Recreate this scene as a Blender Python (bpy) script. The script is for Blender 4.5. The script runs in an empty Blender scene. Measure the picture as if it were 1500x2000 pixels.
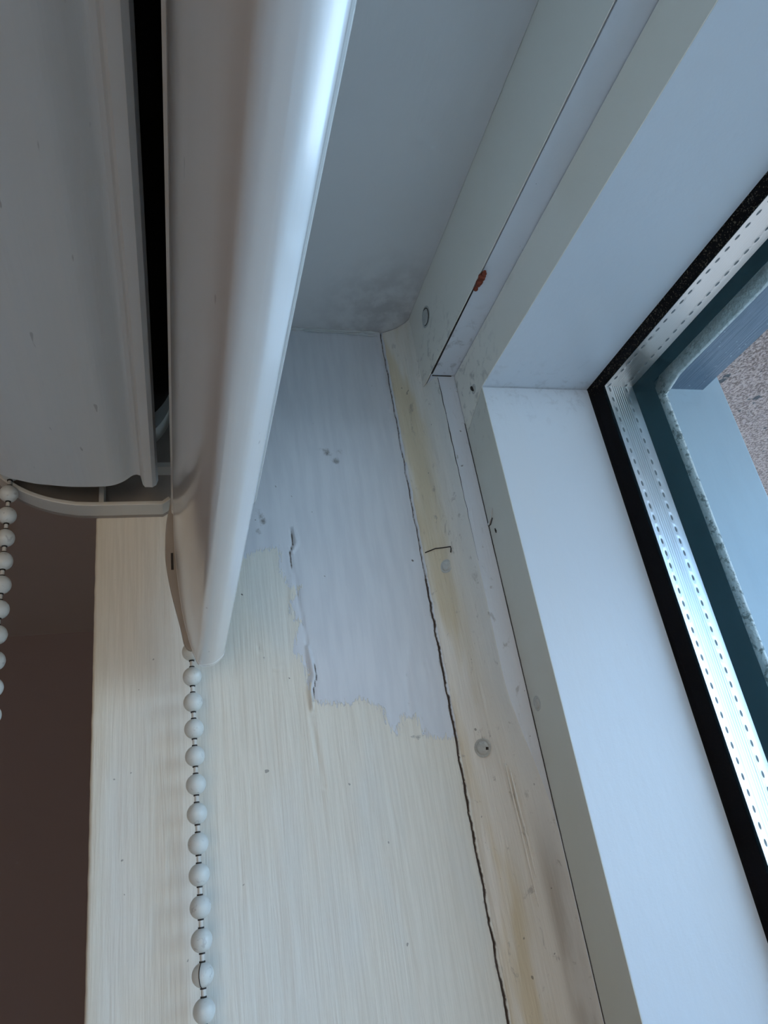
import bpy, bmesh, math, random
import numpy as np
from mathutils import Vector, Matrix, noise

# ------------------------------------------------------------------ camera, sky, lights, exposure
# All sizes are millimetres measured from the inner top corner of the window recess; S() turns them into metres.
ZH = 2100.0
def S(x, y, z): return Vector((x / 1000.0, y / 1000.0, (z + ZH) / 1000.0))
random.seed(7)
scn = bpy.context.scene
col = scn.collection
M = [[0.246815, 0.957606, -0.148573], [-0.446639, -0.023649, -0.894402], [-0.859998, 0.28711, 0.421867]]
cam = bpy.data.cameras.new('camera'); camo = bpy.data.objects.new('camera', cam); col.objects.link(camo)
right, up, back = Vector(M[0]), -Vector(M[1]), -Vector(M[2])
mat = Matrix((right, up, back)).transposed().to_4x4(); mat.translation = S(183.52, -70.976, -158.507)
camo.matrix_world = mat
cam.sensor_fit = 'VERTICAL'; cam.sensor_height = 36.0; cam.sensor_width = 27.0
cam.lens = 1395.16 / 2000 * 36.0
cam.clip_start = 0.002; cam.clip_end = 200
scn.camera = camo

world = bpy.data.worlds.new('sky'); scn.world = world; world.use_nodes = True
nt = world.node_tree; nt.nodes.clear()
wo = nt.nodes.new('ShaderNodeOutputWorld'); bg = nt.nodes.new('ShaderNodeBackground')
tc = nt.nodes.new('ShaderNodeTexCoord'); sep = nt.nodes.new('ShaderNodeSeparateXYZ'); cr = nt.nodes.new('ShaderNodeValToRGB')
nt.links.new(tc.outputs['Generated'], sep.inputs[0]); nt.links.new(sep.outputs['Z'], cr.inputs[0])
cr.color_ramp.elements[0].position = 0.0; cr.color_ramp.elements[0].color = (0.68, 0.83, 1.0, 1)
cr.color_ramp.elements[1].position = 0.75; cr.color_ramp.elements[1].color = (0.13, 0.27, 0.50, 1)
e_ = cr.color_ramp.elements.new(0.22); e_.color = (0.30, 0.53, 0.88, 1)
nt.links.new(cr.outputs[0], bg.inputs[0]); bg.inputs[1].default_value = 6.0
nt.links.new(bg.outputs[0], wo.inputs[0])

def area(name, loc, rot, sx, sy, power, color):
    l = bpy.data.lights.new(name, 'AREA'); l.shape = 'RECTANGLE'; l.size = sx; l.size_y = sy; l.energy = power; l.color = color
    o = bpy.data.objects.new(name, l); col.objects.link(o); o.location = loc; o.rotation_euler = rot; return o
# added warm fill lamp by the right-hand wall, which has no window
area('room_fill_light', S(2880, -760, -700), (0, math.radians(90), 0), 1.3, 1.2, 16.0, (1.0, 0.84, 0.66))

scn.view_settings.view_transform = 'Standard'; scn.view_settings.look = 'None'
scn.view_settings.gamma = 1.0; scn.view_settings.exposure = 0.0; scn.view_settings.use_curve_mapping = False

# ------------------------------------------------------------------ helpers
def link(name, me, m, parent=None, smooth=False):
    o = bpy.data.objects.new(name, me); col.objects.link(o)
    if m is not None: me.materials.append(m)
    if parent is not None:
        o.parent = parent
        o.matrix_parent_inverse = Matrix.Identity(4)
        wl = Vector(); q = parent
        while q is not None: wl += q.location; q = q.parent
        me.transform(Matrix.Translation(-wl))
    if smooth:
        for p in me.polygons: p.use_smooth = True
    return o
def mesh(name, verts, faces, m, parent=None, smooth=False, fix=True):
    me = bpy.data.meshes.new(name)
    me.from_pydata([S(*v) for v in verts], [], faces); me.update()
    if fix:
        bm = bmesh.new(); bm.from_mesh(me); bmesh.ops.recalc_face_normals(bm, faces=bm.faces); bm.to_mesh(me); bm.free()
    return link(name, me, m, parent, smooth)
def bevel(o, w, seg=2, ang=35):
    b = o.modifiers.new('bevel', 'BEVEL'); b.width = w / 1000.0; b.segments = seg; b.limit_method = 'ANGLE'; b.angle_limit = math.radians(ang)
    return o
def box(vs, fs, a, b):
    n = len(vs); (x0, y0, z0), (x1, y1, z1) = a, b
    vs += [(x0,y0,z0),(x1,y0,z0),(x1,y1,z0),(x0,y1,z0),(x0,y0,z1),(x1,y0,z1),(x1,y1,z1),(x0,y1,z1)]
    fs += [tuple(n+i for i in f) for f in ((0,3,2,1),(4,5,6,7),(0,1,5,4),(1,2,6,5),(2,3,7,6),(3,0,4,7))]
def boxes(name, lst, m, parent=None):
    vs, fs = [], []
    for a, b in lst: box(vs, fs, a, b)
    return mesh(name, vs, fs, m, parent)
def extrude_poly(name, pts, axis, a, b, m, parent=None, smooth=False):
    """pts 2-D polygon; axis 'Y': pts are (x,z); axis 'X': pts are (y,z)"""
    f = (lambda p, t: (p[0], t, p[1])) if axis == 'Y' else (lambda p, t: (t, p[0], p[1]))
    n = len(pts)
    vs = [f(p, a) for p in pts] + [f(p, b) for p in pts]
    fs = [tuple(range(n)), tuple(range(2*n-1, n-1, -1))] + [(i, (i+1) % n, n+(i+1) % n, n+i) for i in range(n)]
    return mesh(name, vs, fs, m, parent, smooth)
def smooth_curve(pts, sub=6):
    out = []; n = len(pts)
    for i in range(n-1):
        p0, p1, p2, p3 = pts[max(i-1,0)], pts[i], pts[i+1], pts[min(i+2,n-1)]
        for k in range(sub):
            t = k/sub
            out.append(tuple(0.5*((2*b)+(-a+c)*t+(2*a-5*b+4*c-d)*t*t+(-a+3*b-3*c+d)*t**3) for a,b,c,d in zip(p0,p1,p2,p3)))
    out.append(tuple(pts[-1])); return out
def shell(pts, th):
    """closed polygon around an open polyline, offset to its left by th"""
    off = []
    for i, p in enumerate(pts):
        a = pts[max(i-1,0)]; b = pts[min(i+1,len(pts)-1)]
        dx, dy = b[0]-a[0], b[1]-a[1]; l = math.hypot(dx, dy) or 1
        off.append((p[0]-dy/l*th, p[1]+dx/l*th))
    return list(pts) + off[::-1]
def tube(name, path, rad, m, parent=None, seg=10):
    vs, fs = [], []
    P = [Vector(p) for p in path]
    for i, p in enumerate(P):
        t = (P[min(i+1,len(P)-1)]-P[max(i-1,0)]).normalized()
        a = t.cross(Vector((0.3,0.8,0.5))).normalized(); b = t.cross(a)
        r = rad[i] if isinstance(rad, (list, tuple)) else rad
        for k in range(seg):
            an = 2*math.pi*k/seg; q = p+a*math.cos(an)*r+b*math.sin(an)*r; vs.append(tuple(q))
    for i in range(len(P)-1):
        for k in range(seg):
            fs.append((i*seg+k, i*seg+(k+1)%seg, (i+1)*seg+(k+1)%seg, (i+1)*seg+k))
    fs.append(tuple(range(seg))); fs.append(tuple(range((len(P)-1)*seg, len(P)*seg)))
    return mesh(name, vs, fs, m, parent, True)
def empty(name, loc):
    o = bpy.data.objects.new(name, None); col.objects.link(o); o.location = S(*loc); o.empty_display_size = 0.01; return o
def tag(o, label=None, cat=None, group=None, kind=None):
    if label: o['label'] = label
    if cat: o['category'] = cat
    if group: o['group'] = group
    if kind: o['kind'] = kind
    return o

# ------------------------------------------------------------------ materials
class N:
    """tiny node-tree builder"""
    def __init__(s, name):
        s.m = bpy.data.materials.new(name); s.m.use_nodes = True; s.t = s.m.node_tree; s.t.nodes.clear()
        s.out = s.t.nodes.new('ShaderNodeOutputMaterial'); s.b = s.t.nodes.new('ShaderNodeBsdfPrincipled')
        s.t.links.new(s.b.outputs[0], s.out.inputs[0])
    def new(s, ty, **kw):
        n = s.t.nodes.new(ty)
        for k, v in kw.items(): setattr(n, k, v)
        return n
    def lk(s, a, b): s.t.links.new(a, b)
    def setin(s, inp, v):
        if isinstance(v, bpy.types.NodeSocket): s.lk(v, inp)
        elif v is not None:
            if isinstance(v, tuple) and len(v) == 3 and len(inp.default_value) == 4: v = (*v, 1)
            inp.default_value = v
    def pos(s, scale=(1,1,1)):
        """millimetres from the recess corner, scaled"""
        g = s.new('ShaderNodeNewGeometry')
        a = s.new('ShaderNodeVectorMath', operation='MULTIPLY_ADD'); s.lk(g.outputs['Position'], a.inputs[0])
        a.inputs[1].default_value = (1000,1000,1000); a.inputs[2].default_value = (0,0,-ZH)
        b = s.new('ShaderNodeVectorMath', operation='MULTIPLY'); s.lk(a.outputs[0], b.inputs[0]); b.inputs[1].default_value = scale
        return b.outputs[0]
    def xyz(s, v):
        n = s.new('ShaderNodeSeparateXYZ'); s.lk(v, n.inputs[0]); return n.outputs
    def noise(s, scale=(1,1,1), detail=3, rough=0.5, dist=0.0, off=0):
        n = s.new('ShaderNodeTexNoise'); s.lk(s.pos(scale), n.inputs['Vector']); n.inputs['Scale'].default_value = 1
        n.inputs['Detail'].default_value = detail; n.inputs['Roughness'].default_value = rough; n.inputs['Distortion'].default_value = dist
        return n.outputs['Fac']
    def math(s, op, a, b=None, c=None, clamp=False):
        n = s.new('ShaderNodeMath', operation=op); n.use_clamp = clamp
        for i, v in enumerate((a, b, c)):
            if v is not None: s.setin(n.inputs[i], v)
        return n.outputs[0]
    def ramp(s, v, lo, hi, a=0.0, b=1.0):
        n = s.new('ShaderNodeMapRange'); n.clamp = True; n.interpolation_type = 'SMOOTHSTEP'
        s.setin(n.inputs[0], v); n.inputs[1].default_value = lo; n.inputs[2].default_value = hi; n.inputs[3].default_value = a; n.inputs[4].default_value = b
        return n.outputs[0]
    def mix(s, f, a, b):
        n = s.new('ShaderNodeMix', data_type='RGBA'); s.setin(n.inputs[0], f); s.setin(n.inputs[6], a); s.setin(n.inputs[7], b); return n.outputs[2]
    def attr(s, name):
        n = s.new('ShaderNodeAttribute'); n.attribute_name = name; return n.outputs['Fac']
    def bump(s, h, dist, strength=1.0, prev=None):
        n = s.new('ShaderNodeBump'); s.setin(n.inputs['Height'], h); n.inputs['Distance'].default_value = dist/1000.0; n.inputs['Strength'].default_value = strength
        if prev is not None: s.lk(prev, n.inputs['Normal'])
        return n.outputs[0]
    def fin(s, color=None, rough=None, metal=None, normal=None, spec=None, coat=None):
        if color is not None: s.setin(s.b.inputs['Base Color'], color)
        if rough is not None: s.setin(s.b.inputs['Roughness'], rough)
        if metal is not None: s.setin(s.b.inputs['Metallic'], metal)
        if spec is not None: s.b.inputs['Specular IOR Level'].default_value = spec
        if coat is not None: s.b.inputs['Coat Weight'].default_value = coat; s.b.inputs['Coat Roughness'].default_value = 0.15
        if normal is not None: s.lk(normal, s.b.inputs['Normal'])
        return s.m

def plain(name, c, rough=0.5, metal=0.0, var=0.06, sc=0.05, bumpd=0.0, bsc=1.0, spec=None):
    n = N(name)
    f = n.noise((sc,)*3, 4)
    dark = tuple(max(0, x*(1-var*2)) for x in c); light = tuple(min(1, x*(1+var)) for x in c)
    nm = n.bump(n.noise((bsc,)*3, 3), bumpd) if bumpd else None
    return n.fin(n.mix(f, dark, light), rough, metal, nm, spec)

# gloss paint on the frame: off-white, faint yellowing, grime specks
def frame_paint(name, base, yellow, amt=0.35, grime=0.25, rough=0.38):
    n = N(name)
    y = n.ramp(n.noise((0.02,0.05,0.02), 4), 0.45, 0.7)
    c = n.mix(n.math('MULTIPLY', y, amt), base, yellow)
    x, yy, z = n.xyz(n.pos())[:3]
    # dirt collects near the corner of the recess
    d = n.math('SQRT', n.math('ADD', n.math('POWER', n.math('SUBTRACT', x, 20.0), 2.0), n.math('POWER', n.math('ADD', z, 34.0), 2.0)))
    near = n.ramp(d, 4, 32, 1.0, 0.0)
    sm = n.ramp(n.noise((0.25,0.25,0.25), 6, 0.65, 0.5), 0.52, 0.66)
    c = n.mix(n.math('MULTIPLY', n.math('MULTIPLY', sm, near), grime*1.6), c, (0.10,0.09,0.085))
    sp = n.ramp(n.noise((0.9,0.9,0.9), 2), 0.78, 0.82)
    c = n.mix(n.math('MULTIPLY', sp, 0.4), c, (0.12,0.10,0.09))
    nm = n.bump(n.noise((0.35,0.35,0.12), 3), 0.08)
    nm = n.bump(n.noise((2.5,2.5,2.5), 2), 0.01, prev=nm)
    return n.fin(c, rough, 0.0, nm)
M_frame = frame_paint('frame_paint', (0.84,0.81,0.73), (0.80,0.73,0.58))  # creamier base: warm room light on room-facing faces put into the colour
M_frame_skylit = frame_paint('frame_skylit_paint', (0.74,0.78,0.84), (0.70,0.72,0.74), 0.3)  # same paint, with cool skylight put into the colour
M_sash_shade = frame_paint('sash_shaded_paint', (0.66,0.66,0.60), (0.62,0.58,0.47), 0.3, 0.3, 0.4)  # darker cream copy: dim room light on the stiles painted in
M_bead_skylit = frame_paint('bead_skylit_paint', (0.68,0.74,0.80), (0.72,0.71,0.68), 0.15, 0.15, 0.3)  # bluish copy: skylight on the glazing reveal painted in
M_out = frame_paint('outer_frame_paint', (0.40,0.47,0.52), (0.32,0.39,0.45), 0.5, 0.3, 0.45)

# jamb lining: brushed cream top coat over a smooth blue-grey undercoat, ragged edge between
n = N('jamb_paint')
edge = n.attr('patch'); dirt_shade = n.attr('dirt_shade')
rag = n.math('MULTIPLY', n.math('SUBTRACT', n.noise((0.3,1.6,0.35), 4, 0.6, 1.0), 0.5), 7.0)
k = n.ramp(n.math('ADD', edge, rag), -0.25, 0.25)          # 1 inside the undercoat patch
grain = n.noise((0.05,1.5,0.05), 4, 0.6, 0.4); g2 = n.noise((0.1,0.55,0.04), 3, 0.5, 1.2)
cream = n.mix(n.ramp(grain, 0.35, 0.65), (0.70,0.66,0.57), (0.77,0.73,0.64))
tinge = n.ramp(n.noise((0.03,0.05,0.02), 3), 0.42, 0.62)
cream = n.mix(n.math('MULTIPLY', tinge, 0.35), cream, (0.67,0.70,0.69))
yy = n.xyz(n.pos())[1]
worn_shade = n.math('MULTIPLY', n.ramp(yy, -89, -84, 1.0, 0.0), 0.4)  # brown edge tint: wear, plus shade beside the blind painted in
cream = n.mix(worn_shade, cream, (0.66,0.60,0.47))
under = n.mix(n.ramp(n.noise((0.1,0.4,0.05), 3), 0.3, 0.7), (0.62,0.64,0.68), (0.68,0.70,0.735))
c = n.mix(k, cream, under)
dn = n.ramp(n.math('ADD', dirt_shade, n.math('MULTIPLY', n.math('SUBTRACT', n.noise((0.5,0.5,0.5), 5, 0.7), 0.5), 0.9)), 0.3, 0.75)
c = n.mix(n.math('MULTIPLY', dn, n.ramp(dirt_shade, 0.02, 0.2)), c, (0.105,0.085,0.075))
spk = n.ramp(n.noise((0.55,0.55,0.55), 1), 0.79, 0.81); c = n.mix(n.math('MULTIPLY', spk, 0.6), c, (0.12,0.11,0.10))
h = n.math('ADD', n.math('MULTIPLY', grain, 0.7), g2)
amp = n.ramp(k, 0.0, 1.0, 1.0, 0.14)
h = n.math('MULTIPLY', h, amp)
h = n.math('SUBTRACT', h, n.math('MULTIPLY', k, 0.5))
nm = n.bump(h, 0.24, 0.6)
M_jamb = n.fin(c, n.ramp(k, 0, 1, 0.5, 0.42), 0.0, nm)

# soffit paint
n = N('soffit_paint')
x, yy, z = n.xyz(n.pos())[:3]
d = n.math('SQRT', n.math('ADD', n.math('POWER', n.math('SUBTRACT', x, 8.0), 2.0), n.math('POWER', n.math('SUBTRACT', yy, 2.0), 2.0)))
sm = n.math('MULTIPLY', n.ramp(d, 2, 38, 1, 0), n.ramp(n.noise((0.12,0.12,0.12), 5, 0.6), 0.35, 0.65))
c = n.mix(n.math('MULTIPLY', sm, 0.42), n.mix(n.noise((0.02,0.02,0.02), 3), (0.63,0.63,0.63), (0.69,0.685,0.68)), (0.22,0.20,0.21))
M_soffit = n.fin(c, 0.42, 0.0, n.bump(n.noise((0.15,0.5,0.5), 4), 0.06))

# filler strip in the corner: cream with old yellow and brown stains
n = N('filler_paint')
x, yy, z = n.xyz(n.pos())[:3]
base = n.mix(n.noise((0.1,0.1,0.03), 4), (0.76,0.73,0.66), (0.83,0.80,0.73))
s1 = n.math('MULTIPLY', n.ramp(n.noise((0.12,0.12,0.022), 3), 0.40, 0.62), n.ramp(x, 2.5, 8.5, 1.0, 0.0))
c = n.mix(n.math('MULTIPLY', s1, 0.75), base, (0.66,0.55,0.35))
s2 = n.math('MULTIPLY', n.ramp(z, -150, -175, 0, 1), n.math('MULTIPLY', n.ramp(x, 8, 10.5, 0, 1), n.ramp(x, 12, 14.6, 1, 0)))
c = n.mix(n.math('MULTIPLY', s2, n.ramp(n.noise((0.3,0.3,0.05), 4), 0.3, 0.6, 0.3, 0.75)), c, (0.34,0.27,0.19))
s3 = n.math('MULTIPLY', n.ramp(x, 7.5, 13, 0, 1), 0.45)
c = n.mix(s3, c, (0.62,0.65,0.66))
c = n.mix(n.ramp(x, 13.93, 13.97), c, (0.70,0.74,0.79))  # side strip: cool skylight painted into its colour
sm = n.ramp(n.noise((0.35,0.35,0.2), 6, 0.65, 0.6), 0.60, 0.70)
c = n.mix(n.math('MULTIPLY', sm, 0.45), c, (0.22,0.20,0.18))
spk = n.ramp(n.noise((0.6,0.6,0.6), 1), 0.78, 0.81); c = n.mix(n.math('MULTIPLY', spk, 0.6), c, (0.1,0.09,0.08))
nm = n.bump(n.math('ADD', n.noise((0.5,0.5,0.06), 4, 0.6, 0.8), n.noise((1.6,1.6,0.10), 2)), 0.22, 0.6)
M_fill = n.fin(c, 0.45, 0.0, nm)

M_jambwhite = plain('white_sill_paint', (0.82,0.82,0.80), 0.4)
M_caulk = plain('white_caulk', (0.62,0.64,0.63), 0.45, bumpd=0.15, bsc=0.8)
M_screw = plain('painted_screw', (0.55,0.56,0.53), 0.45, var=0.15, sc=0.7, bumpd=0.2, bsc=1.5)
M_rust = plain('rust_crumb', (0.26,0.045,0.015), 0.6, var=0.4, sc=1.2, bumpd=0.2, bsc=2)
M_plastic = plain('ivory_plastic', (0.68,0.66,0.60), 0.42, var=0.05, sc=0.1)
M_plastic_shade = plain('shaded_plastic', (0.36,0.32,0.28), 0.45, var=0.1, sc=0.2)  # darker brown copy of the plastic, with shade painted into it
n = N('white_blind_casing')
f = n.noise((0.003,0.5,0.05), 3)
dots = n.ramp(n.noise((0.18,0.7,0.7), 1), 0.76, 0.80)
c = n.mix(f, (0.68,0.72,0.73), (0.74,0.75,0.74)); c = n.mix(n.math('MULTIPLY', dots, 0.4), c, (0.15,0.15,0.16))
M_case = n.fin(c, 0.42, 0.0, n.bump(n.noise((0.01,0.6,0.6), 2), 0.05))
n = N('white_bottom_bar')
dots = n.ramp(n.noise((0.25,0.5,0.5), 1), 0.77, 0.80)
c = n.mix(n.noise((0.01,0.2,0.2), 3), (0.78,0.78,0.775), (0.82,0.82,0.81)); c = n.mix(n.math('MULTIPLY', dots, 0.4), c, (0.15,0.15,0.16))
M_bar = n.fin(c, 0.3, 0.0, n.bump(n.noise((0.01,0.9,0.9), 2), 0.02), coat=1.0, spec=0.8)
n = N('charcoal_blind_fabric')
w = n.math('MULTIPLY', n.noise((3,3,3), 2), 1.0)
M_fabric = n.fin(n.mix(w, (0.010,0.010,0.011), (0.022,0.022,0.024)), 0.9, 0.0, n.bump(w, 0.1), spec=0.2)

n = N('grey_white_bead')
oi = n.new('ShaderNodeObjectInfo')
tcn = n.new('ShaderNodeTexCoord'); nn = n.new('ShaderNodeTexNoise', noise_dimensions='4D'); n.lk(tcn.outputs['Object'], nn.inputs['Vector']); nn.inputs['Scale'].default_value = 600
n.lk(n.math('MULTIPLY', oi.outputs['Random'], 50.0), nn.inputs['W']); nn.inputs['Detail'].default_value = 4; nn.inputs['Distortion'].default_value = 1.5
ve = n.ramp(nn.outputs['Fac'], 0.60, 0.70)
c = n.mix(n.math('MULTIPLY', ve, 0.5), n.mix(nn.outputs['Fac'], (0.60,0.63,0.61), (0.68,0.70,0.67)), (0.33,0.34,0.34))
M_bead = n.fin(c, 0.32)
M_cord = plain('chain_cord', (0.62,0.61,0.57), 0.5)
M_cordend = plain('chain_bead_mouth', (0.02,0.02,0.02), 0.6)

# window parts
n = N('black_gasket')
sp = n.ramp(n.noise((2.2,2.2,2.2), 2, 0.6), 0.59, 0.63)
hd = n.ramp(n.xyz(n.pos())[2], -47.5, -46.0)
f = n.math('MULTIPLY', sp, n.ramp(hd, 0, 1, 0.04, 0.75))
M_gask = n.fin(n.mix(f, (0.002,0.002,0.003), (0.13,0.11,0.08)), 0.65, 0.0, spec=0.15)

n = N('perforated_aluminium')
p = n.pos(); x, yy, z = n.xyz(p)[:3]
g = n.new('ShaderNodeNewGeometry'); nz = n.xyz(g.outputs['True Normal'])[2]
ishead = n.math('GREATER_THAN', n.math('ABSOLUTE', nz), 0.5)
mixf = n.new('ShaderNodeMix', data_type='FLOAT'); n.lk(ishead, mixf.inputs[0]); n.lk(z, mixf.inputs[2]); n.lk(x, mixf.inputs[3]); s_ = mixf.outputs[0]
def slots(yc, shift):
    a = n.math('SUBTRACT', n.math('FRACT', n.math('DIVIDE', n.math('ADD', s_, 1000.0+shift), 3.6)), 0.5)
    a = n.math('DIVIDE', n.math('MULTIPLY', a, 3.6), 0.85)
    b = n.math('DIVIDE', n.math('SUBTRACT', yy, yc), 0.33)
    r = n.math('SQRT', n.math('ADD', n.math('POWER', a, 2.0), n.math('POWER', b, 2.0)))
    return n.math('MAXIMUM', n.ramp(r, 0.85, 1.15, 1, 0), 0.0), n.ramp(r, 1.0, 2.3, 1, 0)
sA, dA = slots(57.6, 0); sB, dB = slots(63.4, 0.2)
sl = n.math('MAXIMUM', sA, sB); dl = n.math('MAXIMUM', dA, dB)
wv = n.math('SINE', n.math('MULTIPLY', yy, 8.5))
band = n.math('MULTIPLY', n.ramp(n.math('ABSOLUTE', n.math('SUBTRACT', yy, 60.5)), 1.9, 2.3, 1, 0), n.ramp(ishead, 0, 1, 1.0, 0.12))
hgt = n.math('ADD', n.math('MULTIPLY', n.math('MULTIPLY', wv, band), 0.35), n.math('MULTIPLY', dl, -0.5))
hgt = n.math('ADD', hgt, n.math('MULTIPLY', n.noise((0.05,3,0.05), 2), 0.4))
nm = n.bump(hgt, 0.12, 0.6)
c = n.mix(n.noise((0.06,0.4,0.06), 3), (0.74,0.79,0.81), (0.84,0.87,0.88))
c = n.mix(ishead, c, (1.0,0.82,0.72))  # head bar: pinkish ground reflection painted into the metal colour
c = n.mix(n.math('MULTIPLY', n.math('MULTIPLY', n.math('LESS_THAN', wv, -0.8), band), 0.5), c, (0.25,0.30,0.32))
c = n.mix(n.math('MULTIPLY', sl, 0.85), c, (0.05,0.06,0.065))
M_alu = n.fin(c, n.mix(n.noise((0.1,0.5,0.1), 2), (0.28,)*3, (0.40,)*3), n.ramp(sl, 0, 1, 0.9, 0.0), nm)

m = bpy.data.materials.new('window_glass'); m.use_nodes = True; t = m.node_tree; t.nodes.clear()
o_ = t.nodes.new('ShaderNodeOutputMaterial'); mx = t.nodes.new('ShaderNodeMixShader'); lw = t.nodes.new('ShaderNodeLayerWeight'); lw.inputs[0].default_value = 0.5; pw = t.nodes.new('ShaderNodeMath'); pw.operation = 'POWER'; pw.inputs[1].default_value = 4.5; fr = t.nodes.new('ShaderNodeMath'); fr.operation = 'MULTIPLY_ADD'; fr.inputs[1].default_value = 0.7; fr.inputs[2].default_value = 0.022
t.links.new(lw.outputs['Facing'], pw.inputs[0]); t.links.new(pw.outputs[0], fr.inputs[0])
tr = t.nodes.new('ShaderNodeBsdfTransparent'); tr.inputs[0].default_value = (0.955,0.975,0.98,1); gl = t.nodes.new('ShaderNodeBsdfGlossy'); gl.inputs['Roughness'].default_value = 0.015; gl.inputs['Color'].default_value = (0.5,0.88,1.0,1)
t.links.new(fr.outputs[0], mx.inputs[0]); t.links.new(tr.outputs[0], mx.inputs[1]); t.links.new(gl.outputs[0], mx.inputs[2]); t.links.new(mx.outputs[0], o_.inputs[0])
M_glass = m
n = N('scraped_head_shade')  # scraped paint, darkened to carry the shade under the outer head
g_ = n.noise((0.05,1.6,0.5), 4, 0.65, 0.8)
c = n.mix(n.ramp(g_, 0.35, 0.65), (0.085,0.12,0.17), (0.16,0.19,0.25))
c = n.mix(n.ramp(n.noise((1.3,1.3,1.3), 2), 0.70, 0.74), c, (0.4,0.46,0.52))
M_head_shade = n.fin(c, 0.4, 0.0, n.bump(g_, 0.15))
M_teal = plain('teal_edge_sealant', (0.004,0.05,0.07), 0.5, var=0.2, sc=0.2)
n = N('weathered_silicone')
f = n.math('MULTIPLY', n.ramp(n.noise((0.6,0.6,0.6), 5, 0.7), 0.50, 0.62), n.ramp(n.xyz(n.pos())[0], 37.8, 40.0, 1.0, 0.35))
M_sil = n.fin(n.mix(f, (0.66,0.68,0.66), (0.20,0.22,0.20)), 0.6, 0.0, n.bump(n.noise((1,1,1), 4), 0.4))
n = N('roughcast_render')
vo = n.new('ShaderNodeTexVoronoi'); n.lk(n.pos((0.75,0.75,0.75)), vo.inputs['Vector']); vo.inputs['Scale'].default_value = 1
r1 = n.noise((1.3,1.3,1.3), 4, 0.6)
c = n.mix(n.ramp(r1, 0.42, 0.58), (0.21,0.13,0.105), (0.56,0.40,0.34))
c = n.mix(n.ramp(n.noise((1.7,1.7,1.7), 2), 0.62, 0.68), c, (0.62,0.43,0.42))
c = n.mix(n.ramp(n.noise((0.22,0.22,0.22), 2), 0.66, 0.70), c, (0.08,0.07,0.07))
M_rough = n.fin(c, 0.9, 0.0, n.bump(n.math('ADD', vo.outputs['Distance'], r1), 0.9, 0.8))

M_wall = plain('room_wall_paint', (0.20,0.16,0.165), 0.8, var=0.05, sc=0.004)
M_ceil = plain('room_ceiling_paint', (0.42,0.37,0.355), 0.85, var=0.05, sc=0.004)
M_floor = plain('room_floor_boards', (0.60,0.50,0.40), 0.5, var=0.15, sc=0.01)
M_plaster = plain('window_wall_plaster', (0.72,0.69,0.65), 0.8)
M_ground = plain('paving', (0.62,0.41,0.29), 0.9, var=0.15, sc=0.0005)

# ------------------------------------------------------------------ the setting
W, H = 1100.0, 1250.0      # window opening
RX0, RX1, RY0, RC = -900.0, 2900.0, -3000.0, 190.0
boxes('floor', [((RX0-100, RY0-100, -2200), (RX1+100, 90, -2100))], M_floor)['kind'] = 'structure'
boxes('ceiling', [((RX0-100, RY0-100, RC), (RX1+100, 90, RC+100))], M_ceil)['kind'] = 'structure'
boxes('wall_left', [((RX0-100, RY0, -2100), (RX0, 90, RC))], M_wall)['kind'] = 'structure'
boxes('wall_right', [((RX1, RY0, -2100), (RX1+100, 90, RC))], M_plaster)['kind'] = 'structure'
boxes('wall_back', [((RX0, RY0-100, -2100), (RX1, RY0, RC))], M_plaster)['kind'] = 'structure'
boxes('wall_front', [((RX0, -89.4, -2100), (-20.2, 93, RC)), ((W+20.2, -89.4, -2100), (RX1, 93, RC)),
                     ((-20.2, -89.4, 20.2), (W+20.2, 93, RC)), ((-20.2, -89.4, -2100), (W+20.2, 93, -H-20.2))], M_plaster)['kind'] = 'structure'
boxes('trim_1', [((-500, 93.6, -35), (1600, 215, 190))], M_rough)
tag(bpy.data.objects['trim_1'], kind='structure')
boxes('ground', [((-15000, 400, -2400), (15000, 30000, -2300))], M_ground)['kind'] = 'structure'

# window: outer frame, facing, sash, gasket, double glazing
win = empty('window_1', (W/2, 30, -H)); tag(win, kind='structure')
def ring(name, prof, m, y=None, smooth=False):
    """prof: closed list of (dx, dz, Y): distance in from the left/right/bottom edges and down from the head"""
    vs, fs = [], []; n_ = len(prof)
    for cx, cz in ((0,0),(1,0),(1,1),(0,1)):
        for dx, dz, Y in prof:
            vs.append(((dx if cx == 0 else W-dx), Y, (-dz if cz == 0 else -(H-dx))))
    for c4 in range(4):
        for i in range(n_):
            j = (i+1) % n_; d4 = (c4+1) % 4
            fs.append((c4*n_+i, c4*n_+j, d4*n_+j, d4*n_+i))
    return mesh(name, vs, fs, m, win, smooth)
G = 0.28
extrude_poly('frame_head', [(-20,20),(W+20,20),(W+20,-28.2),(-20,-28.2)], 'Y', 8.35, 52, M_frame_skylit, win)
bevel(extrude_poly('frame_facing', [(-20,20),(W+20,20),(W+20,-28.2),(-20,-28.2)], 'Y', 7.7, 8.0, M_frame, win), 0.12)
for s in (0, 1):
    X = (lambda a: a) if s == 0 else (lambda a: W-a)
    extrude_poly('frame_post', [(X(-20),-28.2-G),(X(14),-28.2-G),(X(14),-H+14),(X(-20),-H+14)], 'Y', 16.05, 52, M_frame_skylit, win)
    o = extrude_poly('sash_stile', [(X(14.25),-49.7),(X(29.5),-43.4-G),(X(29.5),-H+29.5),(X(14.25),-H+29.5)], 'Y', 16, 16.25, M_sash_shade, win); bevel(o, 0.05, 1)
    o = extrude_poly('glazing_bead', [(X(14.25),-49.7),(X(29.5),-43.4-G),(X(29.5),-H+29.5),(X(14.25),-H+29.5)], 'Y', 16.25, 51.4, M_bead_skylit, win)
extrude_poly('frame_sill', [(-20,-H+13.8),(W+20,-H+13.8),(W+20,-H-20),(-20,-H-20)], 'Y', 7.7, 52, M_frame, win)
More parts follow.
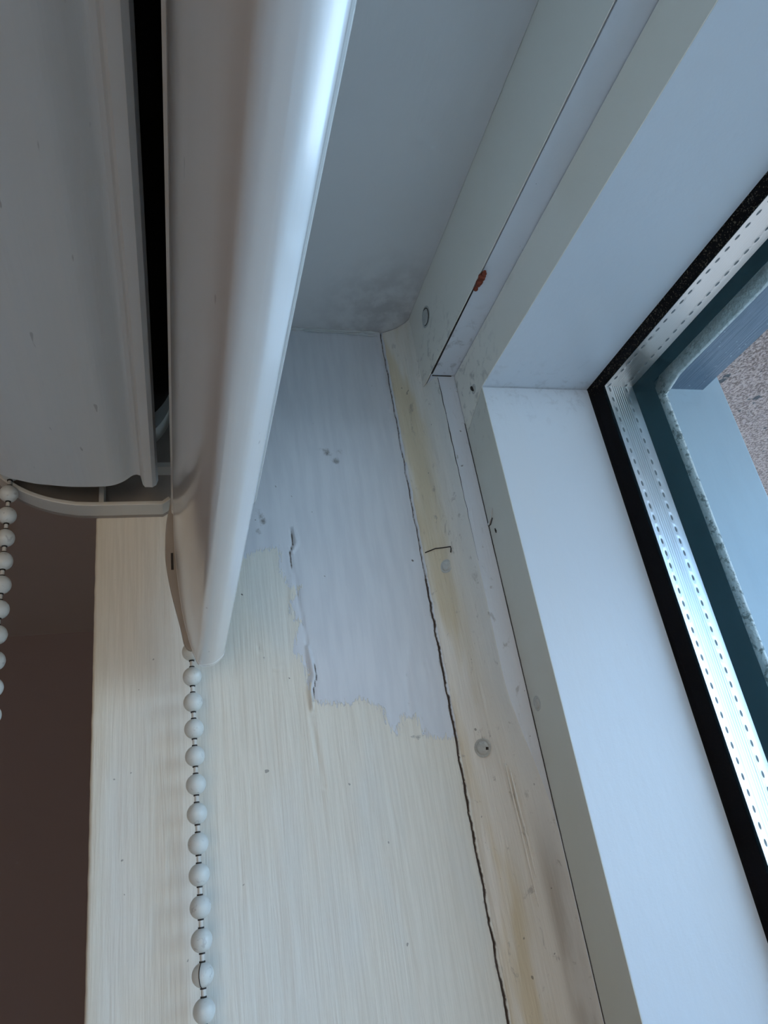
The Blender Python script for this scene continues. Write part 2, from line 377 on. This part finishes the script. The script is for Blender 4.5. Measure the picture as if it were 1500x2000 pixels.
bevel(extrude_poly('sash_rail', [(14.25,-28.45),(W-14.25,-28.45),(W-14.25,-49.5),(W-29.5,-43.4),(29.5,-43.4),(14.25,-49.5)], 'Y', 16, 16.25, M_frame, win), 0.05, 1)
extrude_poly('glazing_bead', [(14.25,-28.45),(W-14.25,-28.45),(W-14.25,-49.5),(W-29.5,-43.4),(29.5,-43.4),(14.25,-49.5)], 'Y', 16.25, 51.4, M_bead_skylit, win)
bevel(extrude_poly('sash_rail', [(14.25,-H+29.2),(W-14.25,-H+29.2),(W-14.25,-H+14.1),(14.25,-H+14.1)], 'Y', 16, 51.4, M_sash_shade, win), 0.3)
ring('gasket', [(29.4,43.3,50.6),(31,44,51.2),(33.9,45.6,52.0),(34.6,46.2,52.15),(22,36,52.15),(22,36,50.6)], M_gask)
ring('spacer_bar', [(30.9,42.9,56.2),(30.9,42.9,65.9),(24,36,65.9),(24,36,56.2)], M_alu)
ring('butyl_seal', [(30.9,42.9,55.9),(30.9,42.9,56.15),(22,34,56.15),(22,34,55.9)], M_gask)
def pane(name, y0, y1):
    return boxes(name, [((21, y0, -H+21), (W-21, y1, -35))], M_glass, win)
pane('glass_pane', 52.2, 55.85); pane('glass_pane', 66.0, 69.9)
ring('edge_sealant', [(35.2,44.2,70.0),(35.2,44.2,70.6),(16,28,70.6),(16,28,70.0)], M_teal)
# silicone line, lumpy
def lumpy_ring():
    vs, fs = [], []; prof = [(35.0,43.9,70.05),(35.9,45.4,70.3),(37.0,47.3,70.9),(37.1,47.7,71.6),(30,40,71.6),(30,40,70.05)]
    pts = []
    for i in range(60): pts.append(('L', -(H-36)+ (H-36-200)*i/59))
    for i in range(1, 281): pts.append(('L', -200 + (200-50)*i/280))
    for i in range(1, 500): pts.append(('T', 44 + 200*i/500))
    for i in range(60): pts.append(('T', 246 + (W-290)*i/59))
    n_ = len(prof)
    for side, s in pts:
        for j, (dx, dz, Y) in enumerate(prof):
            p = Vector((s*0.35, j*3.1, 0.7)); k_ = (noise.noise(p)*0.55 + noise.noise(p*3)*0.25) if j in (0,1) else noise.noise(p)*0.15
            if side == 'L': vs.append((dx + k_*0.55, Y, s))
            else: vs.append((s, Y, -(dz) + k_*0.7 - (0.6 if j in (2,3) else 0)))
    for i in range(len(pts)-1):
        for j in range(n_):
            k_ = (j+1) % n_
            fs.append((i*n_+j, i*n_+k_, (i+1)*n_+k_, (i+1)*n_+j))
    return mesh('silicone_seal', vs, fs, M_sil, win, True)
lumpy_ring()
bevel(ring('outer_frame', [(37,47.6,71),(37,47.6,85),(37,34.8,85.4),(37,34.8,93),(-20,-20,93),(-20,-20,71)], M_out), 0.5)

boxes('head_shade_strip', [((37.1, 71.6, -47.95), (W-37.1, 85.3, -47.45))], M_head_shade, win)  # added strip over the outer frame's underside, shade painted in its colour

# ---- jamb lining board, fine grid so that drips, crack and brush ridges are real relief
def poly_sd(px, pz, poly):
    """signed distance (positive inside) of grid points to polygon, numpy"""
    d = np.full(px.shape, 1e9); ins = np.zeros(px.shape, bool); n_ = len(poly)
    for i in range(n_):
        ax, az = poly[i]; bx, bz = poly[(i+1) % n_]
        ex, ez = bx-ax, bz-az; L2 = ex*ex+ez*ez+1e-12
        tt = np.clip(((px-ax)*ex+(pz-az)*ez)/L2, 0, 1)
        d = np.minimum(d, np.hypot(px-ax-tt*ex, pz-az-tt*ez))
        cnd = ((az > pz) != (bz > pz)) & (px < (bx-ax)*(pz-az)/(bz-az+1e-12)+ax)
        ins ^= cnd
    return np.where(ins, d, -d)
def line_d(px, pz, pl):
    d = np.full(px.shape, 1e9); tp = np.zeros(px.shape); n_ = len(pl)-1
    for i in range(n_):
        ax, az = pl[i]; bx, bz = pl[i+1]; ex, ez = bx-ax, bz-az; L2 = ex*ex+ez*ez+1e-12
        tt = np.clip(((px-ax)*ex+(pz-az)*ez)/L2, 0, 1); q = np.hypot(px-ax-tt*ex, pz-az-tt*ez)
        tp = np.where(q < d, (i+tt)/n_, tp); d = np.minimum(d, q)
    return d, tp
patch = [(-66,20),(-66,-84),(-59.7,-84.1),(-51.3,-81.5),(-48.4,-79.3),(-42.7,-78.8),(-41.9,-86.5),(-40.2,-91.1),(-36.7,-90.6),(-40.2,-94.8),(-39.7,-99.9),(-37.6,-100.1),(-39.4,-104.2),(-40.9,-108.3),(-37.8,-112.6),(-37.7,-116.7),(-36.9,-122.0),(-33.3,-122.8),(-26.6,-123.7),(-25.1,-122.5),(-18.6,-125.6),(-17.8,-131.2),(-16.1,-132.0),(-14.1,-128.3),(-9.9,-128.7),(-8.4,-133.9),(-4.6,-134.8),(3,-134.9),(3,20)]
ys = list(np.arange(-89, -1.2, 0.5)) + [-1.0,-0.8,-0.6,-0.45,-0.3,-0.15,0.0,0.3]
ys += [2.0, 7.6]
prof = [(-20.0,-89.5),(-2.0,-89.6),(-1.0,-89.9),(-0.45,-89.75),(-0.1,-89.4)] + [(0.0,y) for y in ys]
zs = [3.0, 1.0] + list(np.arange(0, -215, -0.5)) + list(np.arange(-215, -H+14, -8.0)) + [-H+14.0]
PX = np.array([p[0] for p in prof]); PY = np.array([p[1] for p in prof]); Z = np.array(zs)
gx, gz = np.meshgrid(PX, Z); gy, _ = np.meshgrid(PY, Z)
dirt_shade = np.zeros(gx.shape); disp = np.zeros(gx.shape); flat = (gx > -0.01)
nz1 = np.array([noise.noise(Vector((0.3, zz*0.25, 0))) for zz in Z]); nz2 = np.array([noise.noise(Vector((5.3, zz*1.1, 0))) for zz in Z])
cen = (-0.45 + 0.35*nz1 + 0.22*nz2)[:, None]; wd = (0.15 + 0.10*nz2 + 0.05*nz1)[:, None]
# caulk bulge alongside the crack at the top, crack, and brown edge
crk = np.exp(-((gy-cen)/np.maximum(wd, 0.07))**2); disp -= 1.1*crk*flat
dirt_shade += 0.8*np.exp(-((gy-cen)/(wd*1.0+0.06))**2)
dirt_shade += 0.42*np.exp(-((gy-cen)/1.1)**2)*(Z < -90)[:, None]
bul = np.array([noise.noise(Vector((1.7, zz*0.5, 3)))+noise.noise(Vector((1.7, zz*1.6, 3)))*0.5 for zz in Z])[:, None]
disp += np.clip((gz+50)/20, 0, 1)*np.exp(-((gy+2.0-bul*0.5)/0.9)**2)*0.55*(0.8+bul)
def groove(pl, w, depth, dk, taper=True):  # dk darkens the line; along the drips it paints their shadow
    global disp, dirt_shade
    d, tp = line_d(gy, gz, pl); ww = w*(np.sin(np.pi*np.clip(tp, 0.04, 0.96))**0.5 if taper else 1)
    e = np.exp(-(d/ww)**2); disp += depth*e; 
    if dk: dirt_shade += dk*e
groove([(-37.4,-73.0),(-37.1,-77.5),(-38.6,-80.5)], 0.55, 0.75, 0.0); groove([(-38.1,-73.4),(-37.9,-77.5),(-39.1,-80.8),(-39.1,-86.7)], 0.32, -0.6, 0.8)
groove([(-39.1,-79),(-39.1,-86.7),(-40.6,-98.4)], 0.35, 0.35, 0.0); groove([(-38.4,-83.7),(-37.9,-95.7),(-36.9,-107.9)], 0.24, -0.45, 0.42)
groove([(-36.9,-107.5),(-36.6,-111.3),(-36.0,-115.5),(-37.3,-118.7),(-37.5,-123.9)], 0.7, 1.05, 0.0); groove([(-35.9,-110),(-35.3,-115.3),(-36.6,-119.5),(-36.9,-124.5)], 0.34, -0.6, 0.85)
groove([(-37.9,-110),(-37.4,-114),(-38.3,-119)], 0.3, -0.3, 0.3)
groove([(-9.0,-110.9),(-10.6,-117),(-11.6,-124),(-12.0,-129)], 0.9, -0.18, 0.30); groove([(-5.1,-114.0),(-4.2,-120),(-4.6,-126),(-6.6,-130.4)], 0.3, 0.25, 0.32)
groove([(-12.9,-133.4),(-10.6,-134.0),(-8.5,-132.6)], 0.8, 0.1, 0.5)
groove([(-37.9,-126),(-37.3,-134),(-36.5,-143)], 0.35, -0.35, 0.0)
groove([(-46.3,-112.8),(-45.2,-113.4),(-44.2,-112.4)], 0.25, 0.35, 0.0)
groove([(-49.6,-106.3),(-49.3,-108.2)], 0.3, -0.3, 0.5, False)
for y_, z_, r_, a_ in ((-24.5,-48.0,2.4,.42),(-22.0,-51.0,1.6,.45),(-20.4,-47.5,1.6,.34),(-27.5,-46.5,1.4,.25),(-46.8,-67.5,2.0,.4),(-45.6,-70.6,1.5,.5),(-47.4,-73.5,1.4,.45),(-49.5,-86.5,1.2,.3),
                     (-48.7,-109.7,.33,1),(-42.4,-115.6,.25,1),(-3.5,-84.5,.5,.8),(-12.7,-119.0,.3,.6),(-13.2,-122.3,.3,.6),(-53,-92,.35,.7),(-84,-101,1.2,.25),(-70,-103,.6,.3),(-83,-75,1.0,.25),(-30,-88,.3,.6),(-77,-98,1.0,.2),(-9.5,-29,1.2,.25)):
    dirt_shade += a_*1.15*np.exp(-(((gy-y_)**2+(gz-z_)**2)/r_**2))
# shallow hollows left by the brush
sw = np.array([[noise.noise(Vector((yy_*0.35, zz*0.05, 1.0))) for yy_ in PY] for zz in Z[::4]]); sw = np.repeat(sw, 4, axis=0)[:len(Z)]
sd = poly_sd(gy, gz, patch)
disp += np.where(sd < 0, 0.16*sw, 0.03*sw)
gx2 = gx + disp*flat
edge_n = np.array([noise.noise(Vector((9.1, zz*0.3, 2)))*0.1 for zz in Z])[:, None]*(gy < -88.9)
verts = np.stack([gx2, gy+edge_n, gz], -1).reshape(-1, 3)
nr, nc = gx.shape
idx = np.arange(nr*nc).reshape(nr, nc)
faces = np.stack([idx[:-1,:-1], idx[:-1,1:], idx[1:,1:], idx[1:,:-1]], -1).reshape(-1, 4)
me = bpy.data.meshes.new('trim_2')
vw = verts.copy(); vw[:, 2] += ZH; vw /= 1000.0
me.from_pydata(vw.tolist(), [], faces.tolist()); me.update()
for nm_, arr in (('patch', np.clip(sd, -30, 30)), ('dirt_shade', np.clip(dirt_shade, 0, 1.3))):
    a = me.attributes.new(nm_, 'FLOAT', 'POINT'); a.data.foreach_set('value', arr.reshape(-1).astype(np.float32))
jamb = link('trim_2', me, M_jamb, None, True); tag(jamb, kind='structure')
bm = bmesh.new(); bm.from_mesh(me)
c0 = sum((f.normal for f in list(bm.faces)[2000:2400]), Vector())
if c0.x < 0: bmesh.ops.reverse_faces(bm, faces=bm.faces)
bm.to_mesh(me); bm.free()

# soffit board and the other jamb and the inner sill
boxes('trim_3', [((-19.9, -89.5, 0.0), (W+19.9, 7.6, 20))], M_soffit)['kind'] = 'structure'
boxes('trim_4', [((W, -89.5, -H), (W+20, 7.6, -0.1))], M_soffit)['kind'] = 'structure'
boxes('trim_5', [((-20, -120, -H-20), (W+20, 7.6, -H+13.5))], M_jambwhite)['kind'] = 'structure'
# lumpy caulk along the soffit joint
pth, rd = [], []
for i in range(150):
    y_ = -88 + 86.5*i/149; pth.append((0.15+0.25*noise.noise(Vector((y_*0.4,1,1))), y_, -0.25+0.3*noise.noise(Vector((y_*0.5,7,1)))))
    rd.append(max(0.12, 0.55+0.5*noise.noise(Vector((y_*0.35,3,9)))+0.25*noise.noise(Vector((y_*1.3,3,4)))))
tube('caulk', pth, rd, M_caulk, jamb)
pth = [(0.5, -27+25*i/60, -1.15-0.5*noise.noise(Vector((i*0.12,2,2)))-0.9*(i/60)**3) for i in range(61)]
tube('caulk_ridge', pth, [max(.05,0.22+0.18*noise.noise(Vector((i*0.2,5,2)))) for i in range(61)], M_caulk, jamb)

# ---- filler strip between jamb lining and frame
base = smooth_curve([(-0.25,0.05),(0.5,0.9),(1.5,2.7),(3.6,5.2),(6.8,7.2),(10.4,8.7),(13.92,10.3)], 4)
low = smooth_curve([(-0.25,0.05),(0.5,0.9),(1.5,2.9),(3.6,6.0),(6.8,9.3),(10.4,12.4),(14.08,15.8)], 4)
zz_ = list(np.arange(-0.2, -215, -0.6)) + list(np.arange(-215, -H+14, -10.0))
vs, fs = [], []; n_ = len(base)
for z_ in zz_:
    t = min(1, max(0, (-z_-122)/40)); t = t*t*(3-2*t)
    e = 0.25*noise.noise(Vector((z_*0.25,0,0)))+0.12*noise.noise(Vector((z_*1.2,3,0)))
    tp = min(1, max(0, (-z_)/30.0))             # narrow at the very top
    for i, (a, b) in enumerate(zip(base, low)):
        u = i/(n_-1); x_ = a[0]*(1-t)+b[0]*t; y_ = a[1]*(1-t)+b[1]*t
        w_ = noise.noise(Vector((x_*0.4, z_*0.06, 5)))*0.35*math.sin(math.pi*u)
        if i == 0: y_ += e
        vs.append((x_+w_*0.6, y_-w_+ (e if 0 < i < 4 else 0), z_))
    ye = vs[-1][1]; vs.append((14.0, ye+0.1, z_)); vs.append((14.0, 16.0, z_)); vs.append((-0.3, 16.0, z_))
n2 = n_+3
for i in range(len(zz_)-1):
    for j in range(n2):
        k_ = (j+1) % n2
        fs.append((i*n2+j, i*n2+k_, (i+1)*n2+k_, (i+1)*n2+j))
fs.append(tuple(range(n2))); fs.append(tuple(range((len(zz_)-1)*n2, len(zz_)*n2)))
fill = mesh('trim_6', vs, fs, M_fill, None, True); fill.modifiers.new('es', 'EDGE_SPLIT').split_angle = math.radians(45); tag(fill, kind='structure')

def dome(name, c, nrm, r, h, m, parent, ringw=True, seed=0):
    nrm = Vector(nrm).normalized(); a = nrm.cross(Vector((0,0,1))).normalized(); b = nrm.cross(a)
    vs, fs = [], []; R_ = [(1.35,-0.25),(1.15,0.05),(1.05,-0.12),(0.97,-0.15),(0.9,0.55),(0.7,0.9),(0.35,1.0)]; seg = 24
    for q, hh in R_:
        for k_ in range(seg):
            an = 2*math.pi*k_/seg; jit = 1+0.07*noise.noise(Vector((math.cos(an)*1.3+seed, math.sin(an)*1.3, q*2)))
            p = Vector(c)+(a*math.cos(an)+b*math.sin(an))*r*q*jit+nrm*h*hh
            vs.append(tuple(p))
    for i in range(len(R_)-1):
        for k_ in range(seg): fs.append((i*seg+k_, i*seg+(k_+1)%seg, (i+1)*seg+(k_+1)%seg, (i+1)*seg+k_))
    fs.append(tuple(range((len(R_)-1)*seg, len(R_)*seg)))
    return mesh(name, vs, fs, m, parent, True)
M_pit = plain('dark_crack_dirt', (0.035,0.03,0.028), 0.8, var=0.3, sc=1)
dome('screw_head', (3.7,5.0,-88.2), (0.66,-0.75,0), 1.5, 0.45, M_screw, fill, seed=1)
dome('screw_head', (3.75,5.0,-138.9), (0.68,-0.73,0), 1.75, 0.7, M_screw, fill, seed=2)
tube('dent', [(5.2,5.7,-139.0),(5.1,5.6,-139.7)], 0.35, M_pit, fill, 8)
dome('screw_head', (20.6,7.62,-10.5), (0,-1,0), 2.6, 0.35, M_screw, win, seed=3)
dome('screw_head', (17.6,15.95,-131.6), (0,-1,0), 1.5, 0.4, M_screw, win, seed=4)
dome('screw_head', (24.5,15.95,-40.7), (0,-1,0), 1.2, 0.4, M_screw, win, seed=5)
tube('dent', [(24.2,15.6,-39.9),(24.6,15.5,-40.8),(24.9,15.7,-41.6)], [0.45,0.55,0.25], M_pit, win, 8)
tube('dent', [(17.4,15.95,-83.0),(17.7,15.9,-83.9),(17.5,15.95,-84.4)], [0.15,0.3,0.15], M_pit, win, 8)
tube('paint_sag', [(13.6,15.9,-80.3),(15.2,15.7,-80.4),(17.0,15.8,-79.2),(18.6,15.85,-77.2)], [0.2,0.38,0.25,0.15], M_caulk, win, 8)
tube('paint_crack', [(14.3,15.9,-80.7),(15.6,15.85,-80.9),(17.4,15.9,-79.7)], 0.12, M_pit, win, 8)
tube('paint_crack', [(0.5,0.6,-82.4),(1.3,2.1,-82.1),(2.2,3.4,-81.9),(4.0,5.2,-82.5),(6.0,6.6,-83.1),(6.0,6.6,-83.8),(5.7,6.4,-84.8)], 0.16, M_pit, fill, 8)
pc = [(20.6+2.7*math.cos(a_), 7.6, -10.5+2.7*math.sin(a_)) for a_ in np.linspace(-2.3, 1.7, 20)]
tube('paint_crack', pc, 0.13, M_pit, win, 8)
jz = lambda z_, s_: 0.10*noise.noise(Vector((z_*0.3, s_, 4)))
tube('paint_crack', [(14.08+jz(z_,1), 15.9, z_) for z_ in np.arange(-46, -215, -1.5)], [0.10+0.05*noise.noise(Vector((z_*0.1,1,1))) for z_ in np.arange(-46, -215, -1.5)], M_pit, fill, 8)
tube('paint_crack', [(14.05, 10.42+jz(z_,2)*2, z_) for z_ in np.arange(-29, -92, -1.0)], [max(0.015, 0.10+0.08*noise.noise(Vector((z_*0.15,9,1))))*min(1, max(0.15, (z_+92)/30)) for z_ in np.arange(-29, -92, -1.0)], M_pit, fill, 8)
tube('paint_crack', [(14.2+jz(y_,3), y_, -28.35) for y_ in np.arange(8.6, 15.2, 0.4)], 0.16, M_pit, fill, 8)
tube('paint_crack', [(x_, 8.2, -28.25) for x_ in np.arange(15.2, 58, 1.0)], [0.30-0.004*(x_-15) for x_ in np.arange(15.2, 58, 1.0)], M_pit, win, 8)
# soft drip ridges on the lower filler
tube('paint_ridge', [(13.2,10.0,-112.5),(13.5,10.3,-118),(13.6,10.4,-123),(13.5,10.9,-128),(13.3,11.3,-132)], [0.05,0.14,0.18,0.14,0.05], M_caulk, fill, 8)
for x_, y_, z0, z1 in ((7.7,8.35,-143.5,-176),(8.6,9.0,-145,-170)):
    pth = [(x_+0.25*noise.noise(Vector((z_*0.1,x_,1)))-0.6*min(1,(z0-z_)/13), y_+0.1+0.75*min(1,(z0-z_)/16)+(z0-z_)*0.012, z_) for z_ in np.linspace(z0, z1, 30)]
    tube('paint_run', pth, [0.05+0.28*math.sin(math.pi*i/29)**0.6 for i in range(30)], M_fill, fill, 8)

# ------------------------------------------------------------------ roller blind
CY, CZ = -88.2, -35.0
blind = empty('roller_blind', (W/2, CY, -70))
tag(blind, 'white roller blind in a curved cassette, wound fully up under the top of the recess', 'blind')
cov = smooth_curve([(-74.6,-58.0),(-73.7,-63.5)], 2)[:-1] + [(-73.6,-66.4),(-74.1,-67.8),(-75.0,-68.4),(-76.8,-68.3),(-77.3,-67.6),(-77.9,-65.0)] + \
      smooth_curve([(-78.7,-64.7),(-79.8,-65.0),(-82.2,-66.8),(-85.6,-67.9),(-92.7,-68.0),(-98,-67.5),(-103.5,-66.6),(-110.2,-64.0),(-116.2,-58.4),(-120,-48),(-121.3,-32),(-121.3,-16),(-121,-1)], 5)
shp = shell(cov, -1.2)
o = extrude_poly('front_cover', shp, 'X', 17.2, W-17, M_case, blind)
bevel(o, 0.2, 2, 50)
bcov = [(-48.9,-1),(-48.9,-70.5),(-49.2,-71.1),(-50.2,-71.3),(-50.4,-70),(-50.0,-69.4),(-49.9,-1)]
extrude_poly('back_cover', bcov, 'X', 13.0, W-17, M_case, blind)
# end brackets with a raised rim
rim = [(-70.6,-66.8),(-72.8,-68.3),(-90,-68.3)] + smooth_curve([(-94,-68.1),(-100,-66.8),(-105.9,-64.4),(-111.3,-60.6),(-116.6,-54.6),(-121.4,-45),(-122.3,-30),(-122.2,-0.6)], 5)
for s in (0, 1):
    Xr = (lambda a: a) if s == 0 else (lambda a: W-a)
    pl = rim + [(-47.5,-0.6),(-47.5,-60)]
    br = extrude_poly('bracket', pl, 'X', Xr(0.05), Xr(1.4), M_plastic_shade, blind)  # dark plate colour stands in for shade inside the bracket
    sr = shell(rim, -1.1)
    o = extrude_poly('rim', sr, 'X', Xr(1.4), Xr(7.6), M_plastic, blind); bevel(o, 0.2, 2, 50)
    br2 = o
    boxes('rib', [((min(Xr(1.4),Xr(6.6)), -88.6, -67.2), (max(Xr(1.4),Xr(6.6)), -87.4, -60)), ((min(Xr(1.4),Xr(6)), -75, -56), (max(Xr(1.4),Xr(6)), -50, -54.6))], M_plastic, blind)
gd = smooth_curve([(-70.3,-66.0),(-71.0,-71.0),(-71.9,-76),(-72.3,-82),(-72.2,-87.4),(-71.1,-94.9),(-69.3,-103.4),(-68.3,-108.4),(-66.4,-109.6),(-63.6,-107),(-62.4,-98),(-60.8,-84),(-59,-66)], 4)
o = extrude_poly('chain_guard', gd, 'X', 10.7, 12.3, M_plastic_shade, blind); bevel(o, 0.3)
boxes('guard_slot', [((12.2, -71.0, -89.0), (12.4, -70.4, -84.5))], M_pit, blind)
# roller and its cloth
def cyl(name, y, z, r, x0, x1, m, parent, seg=64):
    pts = [(y+r*math.cos(2*math.pi*k/seg), z+r*math.sin(2*math.pi*k/seg)) for k in range(seg)]
    o = extrude_poly(name, pts, 'X', x0, x1, m, parent)
    for p in o.data.polygons: p.use_smooth = len(p.vertices) == 4
    return o
cyl('roller_cloth', CY, CZ, 19.0, 20, W-20, M_fabric, blind)
cyl('chain_wheel', CY, CZ, 18.6, 4.5, 11.5, M_plastic, blind); cyl('axle_plug', CY, CZ, 9, 1.4, 20, M_plastic, blind)
boxes('hanging_cloth', [((22, -69.3, -76), (W-22, -68.9, CZ))], M_fabric, blind)
# bottom bar: flat underside, curved room face, rounded window edge
bar = [(-70.5,-72.2),(-70.6,-74.2)] + smooth_curve([(-70.15,-74.6),(-70.1,-83),(-69.6,-92),(-68.7,-101),(-67.3,-108.5),(-65.7,-113.4)], 5) + \
      [(-65.35,-113.9),(-64.7,-114.15),(-63.9,-114.25)] + smooth_curve([(-63.0,-114.25),(-62.2,-114.1),(-61.5,-113.75),(-60.1,-112.65),(-59.6,-111.9),(-59.35,-110.6),(-59.5,-107)], 4) + [(-60.4,-90),(-62.5,-73),(-64,-72)]
o = extrude_poly('bottom_bar', bar, 'X', 16.0, W-16, M_bar, blind)
for p in o.data.polygons: p.use_smooth = len(p.vertices) == 4
o.modifiers.new('es', 'EDGE_SPLIT').split_angle = math.radians(62)
barcap = [(CYc+(p[0]-CYc)*1.012, -93+(p[1]+93)*1.004) for CYc in (-65.3,) for p in bar]
for s in (0, 1):
    Xr = (lambda a: a) if s == 0 else (lambda a: W-a)
    c_ = extrude_poly('end_cap', barcap, 'X', Xr(13.6), Xr(16.0), M_bar, o); bevel(c_, 0.45, 3, 50)

# ------------------------------------------------------------------ bead chain
PITCH = 6.1; RW = 21.4; NB = 98
straight = (PITCH*NB - 2*math.pi*RW)/2; CX = 8.0
zb = CZ - straight
def chain_pt(s):
    s %= PITCH*NB
    if s < straight: return (CX, CY+RW, CZ-s), (0,0,-1)
    s -= straight
    if s < math.pi*RW: a_ = s/RW; return (CX, CY+RW*math.cos(a_), zb-RW*math.sin(a_)), (0,-math.sin(a_),-math.cos(a_))
    s -= math.pi*RW
    if s < straight: return (CX, CY-RW, zb+s), (0,0,1)
    s -= straight; a_ = s/RW
    return (CX, CY-RW*math.cos(a_), CZ+RW*math.sin(a_)), (0,math.sin(a_),math.cos(a_))
chain = empty('bead_chain', (CX, CY, zb-RW))
tag(chain, 'grey-white plastic bead chain loop hanging from the left end of the blind', 'bead chain')
s0 = (108.8 + CZ) % PITCH
cp = [chain_pt(PITCH*NB*i/600)[0] for i in range(601)]
tube('cord', cp, 0.48, M_cord, chain, 8)
vs, fs = [], []
mesh_b = None
def sphere_mesh(name, r, m):
    me = bpy.data.meshes.new(name); bm = bmesh.new(); bmesh.ops.create_uvsphere(bm, u_segments=32, v_segments=20, radius=r/1000.0)
    for v in bm.verts: v.co.z *= 1.03
    for sg in (-1, 1): bmesh.ops.create_cone(bm, cap_ends=True, segments=16, radius1=0.62/1000, radius2=0.62/1000, depth=0.34/1000, matrix=Matrix.Translation((0,0,sg*(r*1.03+0.02)/1000)))
    bm.to_mesh(me); bm.free(); me.materials.append(m); me.materials.append(M_cordend)
    for p in me.polygons:
        p.use_smooth = True
        if abs(p.center.z) > r/1000.0*0.975: p.material_index = 1
    return me
bead_me = sphere_mesh('bead', 2.2, M_bead)
for i in range(NB):
    p, d = chain_pt(s0 + i*PITCH)
    b = bpy.data.objects.new('bead', bead_me); col.objects.link(b); b.parent = chain
    b.location = S(*p) - chain.location
    b.rotation_euler = Vector(d).to_track_quat('Z', 'Y').to_euler()
# the one joined bead shows a dark seam
zsm = -108.8-11*PITCH
seam = [(CX+2.31*math.cos(a_)*math.cos(-0.35), CY+RW+2.31*math.cos(a_)*math.sin(-0.35), zsm+2.36*math.sin(a_)) for a_ in np.linspace(-1.2, 1.2, 14)]
tube('seam', seam, 0.09, M_pit, chain, 6)

# ------------------------------------------------------------------ rust-red crumbs stuck in the joint
vs, fs = [], []
bm = bmesh.new()
rng = random.Random(3)
for i in range(46):
    t = rng.random()**0.8
    x_ = 52.2+7.2*t; z_ = -28.6-0.5*rng.random()-0.3*t; y_ = 8.1+0.5*rng.random()
    r_ = (0.38+0.42*rng.random())*(0.55+0.6*math.sin(math.pi*min(1,t*0.9+0.1)))
    mm = Matrix.Translation(S(x_, y_, z_)) @ Matrix.Diagonal((r_/1000,)*3+(1,))
    bmesh.ops.create_icosphere(bm, subdivisions=2, radius=1.0, matrix=mm)
me = bpy.data.meshes.new('crumb_cluster'); bm.to_mesh(me); bm.free()
cl = link('crumb_cluster', me, M_rust, None, True)
tag(cl, 'small rust-red crumbly cluster stuck in the dark joint of the upper window frame', 'crumbs')
